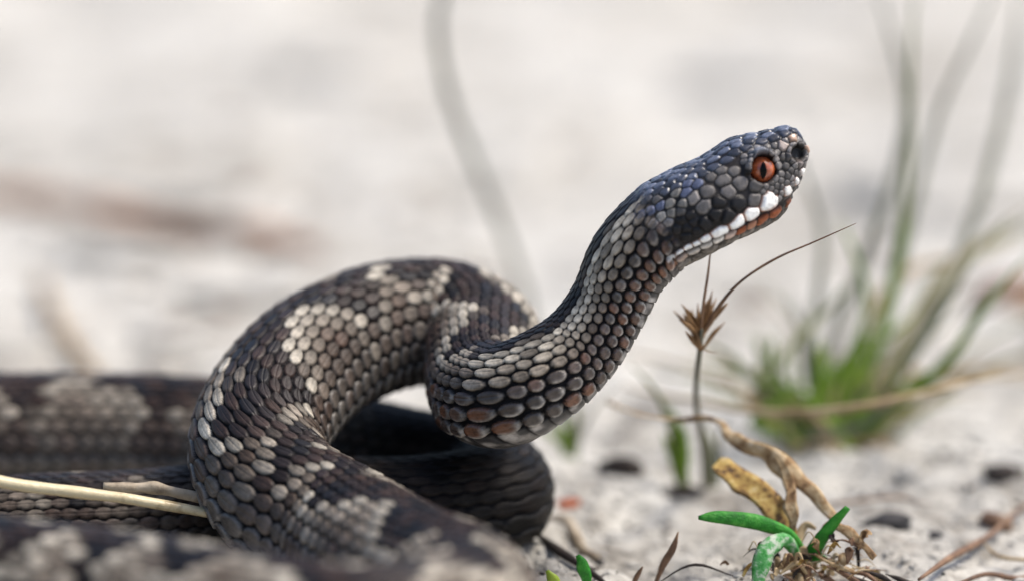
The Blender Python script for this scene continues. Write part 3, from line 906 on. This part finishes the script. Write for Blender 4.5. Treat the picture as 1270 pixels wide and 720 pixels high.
for q in range(9):                                # dead sheaths round the base
    a = rng.uniform(-1, 1)
    p = [(1040 + a * 18, 562, 8.7), (1040 + a * 45, 548, 8.4), (1040 + a * 80, 552 + rng.uniform(-8, 10), 8.1)]
    blade(p, .13, M['tan'])

# ---- long tan stem arching in front of the tussock
o = strip('dry_grass_stem', pp((775, 478, 7.5), (810, 488, 7.0), (870, 497, 6.3), (930, 509, 5.6), (1000, 511, 5.0), (1070, 503, 4.7), (1140, 488, 5.2), (1220, 468, 6.2), (1290, 462, 7.2)), [.05, .08, .11, .14, .13, .10, .06], M['dry'], thick=.5, n=40)
tag(o, 'long arching golden dry grass stem crossing in front of the green tussock', 'grass stem')

# ---- small grass shoots left of the stalk and behind the neck
def shoots(name, px, py, spec, label, dep, mats):
    b = ground_at(px, py)
    e = empty(name, b); tag(e, label, 'grass')
    for k_, (pts, wv) in enumerate(spec):
        strip('blade', [b + np.array([rng.uniform(-.1, .1), 0, -.1])] + pp(*pts), [wv, wv, wv * .7, .012], M[mats[k_ % len(mats)]], e, thick=.2, n=18)
    return e
b_y = ground_at(845, 598)[1]
shoots('grass_shoot', 845, 598, [([(838, 560, b_y), (830, 520, b_y - .3), (812, 484, b_y - .5), (780, 450, b_y - .6)], .16), ([(845, 560, b_y - .1), (842, 535, b_y - .2), (830, 500, b_y)], .2), ([(838, 575, b_y), (828, 550, b_y), (822, 535, b_y)], .18), ([(850, 570, b_y), (850, 545, b_y), (846, 515, b_y)], .16)],
       'few green grass blades rising beside the foot of the grey stalk', 0, ['olive', 'green', 'green', 'green'])
b_y = ground_at(712, 565)[1]
shoots('grass_shoot', 712, 565, [([(705, 545, b_y), (695, 520, b_y), (685, 500, b_y)], .2), ([(712, 540, b_y), (714, 510, b_y), (705, 480, b_y)], .16), ([(700, 550, b_y), (680, 535, b_y), (668, 520, b_y)], .2), ([(718, 540, b_y), (740, 500, b_y), (770, 470, b_y)], .10)],
       'faint blurred green grass sprig behind the snake\'s lower neck', 0, ['green', 'olive', 'green', 'grey_blade'])
b_y = ground_at(884, 592)[1]
shoots('grass_shoot', 884, 592, [([(884, 570, b_y), (880, 545, b_y), (868, 520, b_y)], .14), ([(890, 570, b_y), (892, 540, b_y), (905, 515, b_y)], .12)],
       'short dull sprig at the dark foot of the grey stalk', 0, ['olive', 'stalk'])

# ---- tall pale blades far behind
bb = ground_at(672, 446)
o = strip('tall_grass', [bb - np.array([0, 0, .2])] + pp((650, 360, 17.6), (606, 240, 17.3), (572, 160, 17), (548, 80, 16.7), (543, 25, 16.5), (556, -30, 16.5)), [.16, .17, .19, .20, .19, .15], M['grey_blade'], thick=.2, n=30)
tag(o, 'single tall curving grass blade blurred behind the loop of the body', 'grass blade')

# ---- seedling with green and withered leaves
pb = ground_at(992, 708)
seed = empty('seedling', pb)
tag(seed, 'low seedling with bright green leaves and withered tan and yellow ones', 'plant')
strip('leaf', pp((1000, 690, .25), (978, 662, .05), (950, 650, -.1), (915, 643, -.2), (885, 640, -.25), (866, 641, -.25)), [.10, .21, .25, .25, .20, .06], M['leaf'], seed, rag=.22, thick=.2, curl=-.1, n=24)['label'] = 'bright green narrow leaf'
strip('leaf', pp((1000, 700, .2), (1008, 684, .1), (1020, 664, .0), (1034, 648, -.05), (1052, 629, -.1)), [.12, .24, .22, .17, .10], M['leaf'], seed, rag=.22, thick=.2, n=20)
strip('leaf', pp((990, 690, .1), (972, 668, -.2), (952, 680, -.35), (944, 700, -.45), (938, 726, -.5)), [.12, .26, .32, .30, .2], M['leaf_pale'], seed, rag=.4, thick=.16, n=20)['label'] = 'mottled pale green leaf'
strip('leaf', pp((1000, 695, .2), (1012, 690, .1), (1026, 692, 0)), [.14, .2, .05], M['leaf'], seed, rag=.22, thick=.2, n=12)
strip('withered_leaf', pp((985, 672, .4), (968, 640, .6), (945, 616, .8), (920, 598, 1.0), (900, 583, 1.1), (887, 575, 1.2)), [.16, .38, .44, .44, .42, .30], M['yellow'], seed, rag=.25, thick=.12, curl=.3, n=34)['label'] = 'yellow brown blotched withered leaf'
strip('withered_leaf', pp((752, 497, 4.6), (775, 507, 4.0), (800, 515, 3.4), (840, 520, 2.8), (878, 518, 2.3), (896, 524, 2.0), (905, 540, 1.7), (930, 553, 1.4), (955, 563, 1.2), (985, 588, .9), (1010, 612, .7), (1038, 646, .45)), [.05, .06, .07, .08, .12, .16, .22, .30, .34, .36, .28, .12], M['tan'], seed, rag=.6, thick=.12, twist=1.0, n=70)['label'] = 'long twisted tan withered blade'
strip('withered_leaf', pp((965, 566, 1.1), (976, 595, .8), (981, 625, .5), (984, 655, .3), (986, 690, .2)), [.12, .2, .22, .18, .14], M['tan'], seed, rag=.6, thick=.12, curl=.3, n=30)
strip('withered_leaf', pp((1000, 695, .1), (1030, 650, .2), (1048, 655, .0), (1070, 675, -.2), (1086, 690, -.3)), [.1, .16, .2, .16, .08], M['tan'], seed, rag=.6, thick=.12, n=30)
strip('withered_leaf', pp((992, 700, .1), (990, 670, .4), (1000, 650, .5), (1012, 655, .4)), [.14, .15, .12, .05], M['dry'], seed, thick=.25, n=16)
for q in range(16):
    x, y = 992 + rng.normal(0, 16), 706 + rng.normal(0, 8)
    dx, dy = rng.normal(10, 38), rng.normal(0, 12)
    yy = .15 + rng.normal(0, .25)
    strip('root', pp((x, y, yy), (x + dx * .4, y + dy - 8, yy - .1), (x + dx, y + dy + rng.uniform(-4, 10), yy - .2)), [.05, rng.uniform(.05, .10), .02], M[['tan', 'brown', 'dry', 'brown'][q % 4]], seed, rag=.7, thick=.7, n=16)
strip('stem', pp((994, 722, .2), (992, 705, .2), (988, 690, .2)), [.26, .26, .18], M['brown'], seed, rag=.5, thick=.8, n=14)
for q in range(40):                               # fine dead fibres
    x, y = 1005 + rng.normal(0, 40), 700 + rng.normal(0, 14); dx = rng.normal(8, 34); yy = rng.normal(0, .3)
    strip('fibre', pp((x, y, yy), (x + dx * .5, y - rng.uniform(0, 14), yy), (x + dx, y + rng.normal(2, 8), yy)), [.02, rng.uniform(.02, .045), .01], M[['tan', 'brown', 'bark', 'dry'][q % 4]], seed, rag=.8, thick=.8, n=12)
for q in range(46):                               # crumbled dead leaves round the stem
    x, y = 1000 + rng.normal(0, 34), 702 + rng.normal(0, 13)
    dx, dy = rng.normal(6, 16), rng.normal(-4, 10); yy = -.05 + rng.normal(0, .3)
    strip('withered_leaf', pp((x, y, yy), (x + dx * .5, y + dy - 3, yy), (x + dx, y + dy, yy - .05)), [.04, rng.uniform(.05, .17), .03], M[['tan', 'dry', 'brown', 'yellow', 'bark'][q % 5]], seed, rag=1.0, thick=.14, curl=.35, n=14, facing=(rng.uniform(-1, 1), -1, rng.uniform(-.5, 1)))
for q in range(9):
    x, y = 1010 + q * 11, 690 + q * 4 + rng.normal(0, 5)
    strip('root', pp((x, y, -.1), (x + 25, y + 10 + rng.normal(0, 5), -.2), (x + 52, y + 22 + rng.normal(0, 6), -.35)), [.03, .09, .03], M[['tan', 'brown', 'bark'][q % 3]], seed, rag=.7, thick=.7, n=16)

# ---- twigs, sprouts and bits on the sand
def on_ground(pts, lift=.04):
    return [ground_at(px, py, lift) for px, py in pts]
def twig(name, pts, wd, mat, label, cat='twig', **kw):
    return tag(strip(name, pts, wd, mat, thick=kw.pop('thick', .8), rag=kw.pop('rag', .45), **kw), label, cat)
twig('dry_sprig', pp((812, 724, .1), (822, 702, 0), (834, 680, -.05), (841, 659, -.1)), [.06, .09, .10, .02], M['brown'], 'slender curled brown sprig standing alone on the sand', 'sprig', n=16, thick=.4)
twig('dry_sprig', pp((784, 728, .0), (789, 714, -.1), (797, 702, -.2)), [.04, .10, .02], M['brown'], 'tiny brown pointed sprig beside the slender curled one', 'sprig', n=12, thick=.4)
twig('green_sprout', pp((728, 728, -.4), (726, 710, -.45), (722, 697, -.5), (716, 688, -.5)), [.17, .17, .14, .06], M['leaf'], 'small fresh green sprout tip by the dark coil', 'sprout', n=14, thick=.4)
twig('green_sprout', pp((692, 732, -.9), (686, 718, -.9), (678, 707, -.9)), [.18, .19, .07], M['lime'], 'small yellow green sprout tip near the snake\'s front coil', 'sprout', n=12, thick=.4)
twig('brown_twig', on_ground([(655, 668), (690, 690), (735, 712), (765, 726)], .12), [.10, .14, .10, .06], M['bark'], 'dark twig running out from beneath the dark coil')
twig('brown_twig', on_ground([(676, 640), (705, 655), (722, 668), (742, 676)], .10), [.14, .2, .16, .10], M['straw_grey'], 'grey brown broken twig lying by the coil\'s side')
twig('brown_twig', on_ground([(1300, 622), (1262, 640), (1225, 668), (1180, 700), (1140, 722)], .22), [.07, .12, .10, .13, .08], M['brown'], 'reddish brown crooked twig, the larger of the crossing pair', n=26)
twig('brown_twig', on_ground([(1300, 690), (1262, 703), (1225, 708), (1185, 722)], .15), [.07, .10, .09, .05], M['brown'], 'thin brown twig crossing below the larger crooked one', n=20)
twig('bent_straw', on_ground([(1300, 668), (1270, 688), (1240, 686), (1215, 672)], .2), [.05, .08, .06, .03], M['dry'], 'short golden dry stem beside the crossing twigs', n=16)
twig('brown_twig', on_ground([(1015, 628), (1060, 631), (1110, 630), (1150, 634)], .12), [.05, .08, .07, .03], M['brown'], 'thin straight brown twig lying behind the seedling', n=18)
def bit(name, px, py, size, mat, label, cat, seed_, rot=0.0, sink=.3, **kw):
    p = ground_at(px, py); p[2] += size[2] * (.5 - sink)
    return tag(lump(name, p, size, mat, seed_, rotz=rot, **kw), label, cat)
bit('bark_or_shade_bit', 770, 588, (.85, .45, .38), M['bark'], 'dark brown bark chip on the sand behind the dark coil', 'bark', 31, -.3)
bit('charred_chip', 1105, 655, (.85, .42, .30), M['charcoal'], 'flat blackened wood chip beside the seedling', 'wood chip', 32, .1)
bit('bark_or_shade_bit', 1236, 646, (.40, .75, .3), M['brown'], 'small reddish bark chip near the crossing twigs', 'bark', 33, .5)
bit('bark_or_shade_bit', 1246, 596, (.9, .6, .3), M['bark'], 'dull blurred bark chip farther off behind the crossing twigs', 'bark', 34, .3)
bit('leaf_scrap', 704, 618, (.45, .3, .14), M['rust'], 'bright rust orange leaf scrap on the sand', 'leaf scrap', 35, .5, sink=.1)
bit('pebble', 1128, 588, (.5, .4, .3), M['stone'], 'small dull pebble behind the charred chip', 'pebble', 36)
bit('charred_chip', 742, 676, (.18, .14, .12), M['charcoal'], 'tiny black crumb at the broken grey twig\'s end', 'wood chip', 37)
bit('charred_chip', 926, 658, (.28, .2, .16), M['charcoal'], 'small black crumb beneath the bright green leaf', 'wood chip', 38)
bit('charred_chip', 1160, 664, (.25, .2, .16), M['charcoal'], 'small black crumb between chip and crossing twigs', 'wood chip', 39)
bit('bark_or_shade_bit', 852, 600, (.8, .4, .2), M['bark'], 'low dark lump standing in for the shadow at the foot of the stalk', 'shadow lump', 40)  # dark lump added in place of the soft shadow round the stalk

# ---- blurred things far behind
fb = [ground_at(-60, 238, .35), ground_at(40, 250, .4), ground_at(130, 264, .45), ground_at(225, 282, .4), ground_at(310, 298, .4), ground_at(395, 322, .3)]
o = strip('fallen_branch', fb, [.55, .6, .75, .6, .75, .45], M['branch'], thick=.9, n=40)
tag(o, 'blurred brown and orange fallen branch lying across the far sand', 'branch')
o = strip('bent_straw', [ground_at(52, 362, .25), ground_at(62, 400, .25), ground_at(82, 440, .25), ground_at(125, 478, .2)], [.18, .26, .28, .2], M['tan'], thick=.8, n=20)
tag(o, 'pale tan bent stem blurred on the sand behind the rear coil', 'stem')
far = [(430, 92, (6, 5, 1.3), 'sandstone', 'rounded grey stone, the paler of two far off behind the body loop', 51),
       (955, 112, (7, 6, 1.4), 'sandstone', 'wide grey stone far off beyond the snake\'s head', 52),
       (1190, 250, (8, 5, 1.2), 'stone', 'grey clod far behind the tall grass blades', 53),
       (1255, 385, (2.6, 1.4, .9), 'branch', 'reddish brown clod behind the green tussock\'s long blades', 54),
       (205, 425, (1.6, 1.2, .35), 'stone', 'grey lump on the sand between bent stem and body loop', 55),
       (150, 345, (3.0, 1.4, .4), 'stone', 'grey lump just in front of the fallen branch', 56),
       (300, 380, (3.0, 1.4, .35), 'stone', 'flat grey lump between fallen branch and body loop', 57),
       (120, 235, (8, 3.0, .6), 'stone', 'flat grey lump just behind the fallen branch', 58)]
for px, py, sz, mt, lb, sd_ in far:
    bit('clod' if 'clod' in lb or sz[0] < 5 else 'stone', px, py, sz, M[mt], lb, 'clod' if 'clod' in lb or sz[0] < 5 else 'stone', sd_, sink=.12 if sz[0] > 6 else .3)

# ---- loose grains, crumbs and fibres on the near sand (uncountable)
def grains(name, n, box, smin, smax, mat, label):
    vs, fs = [], []
    base_v = np.array([(1, 0, .1), (-1, 0, 0), (0, 1, 0), (0, -1, 0), (0, 0, 1), (0, 0, -1)], float)
    base_f = [(0, 2, 4), (2, 1, 4), (1, 3, 4), (3, 0, 4), (2, 0, 5), (1, 2, 5), (3, 1, 5), (0, 3, 5)]
    for q in range(n):
        x, y = rng.uniform(box[0], box[1]), rng.uniform(box[2], box[3])
        s = smin * (smax / smin) ** (rng.random() ** 2.2)
        rot = rng.uniform(0, 6.28)
        d = base_v * s * np.array([rng.uniform(.7, 2.4), rng.uniform(.35, .9), rng.uniform(.25, .55)]) * (1 + rng.uniform(-.45, .45, (6, 3))) + rng.uniform(-.25, .25, (6, 3)) * s * np.array([1, 1, .4])
        ca, sa = math.cos(rot), math.sin(rot)
        d = np.stack([d[:, 0] * ca - d[:, 1] * sa, d[:, 0] * sa + d[:, 1] * ca, d[:, 2]], -1)
        o0 = len(vs)
        vs.extend((d + np.array([x, y, float(height(x, y)) + s * .15])).tolist())
        fs.extend([(a + o0, b + o0, c + o0) for a, b, c in base_f])
    ob = mesh_obj(name, vs, fs, mat, smooth=True)
    return tag(ob, label, 'sand', kind='stuff')
grains('sand_grains', 5200, (-2, 12, -2, 12), .025, .11, M['stone'], 'loose pale grains and crumbs scattered over the sand')
grains('plant_crumbs', 420, (-2, 12, -2, 14), .03, .13, M['bark'], 'tiny dark plant crumbs scattered over the sand')

grains('dry_litter', 170, (-22, 24, 13, 60), .12, .55, M['brown'], 'scraps of brown plant litter strewn over the far sand')
print('snake length cm', round(S_TOT, 1), 'rings', R_, 'verts', R_ * NA, 'seeds', len(seeds))
kap = np.linalg.norm(np.gradient(T, ss, axis=0), axis=1)
for a in np.arange(0, S_TOT, .5):
    m = (ss >= a) & (ss < a + .5)
    if m.any() and (kap[m] * BC[m, 3]).max() > 1.0: print('tight bend at s', a, round(float((kap[m] * BC[m, 3]).max()), 2), BC[m][0].round(2))
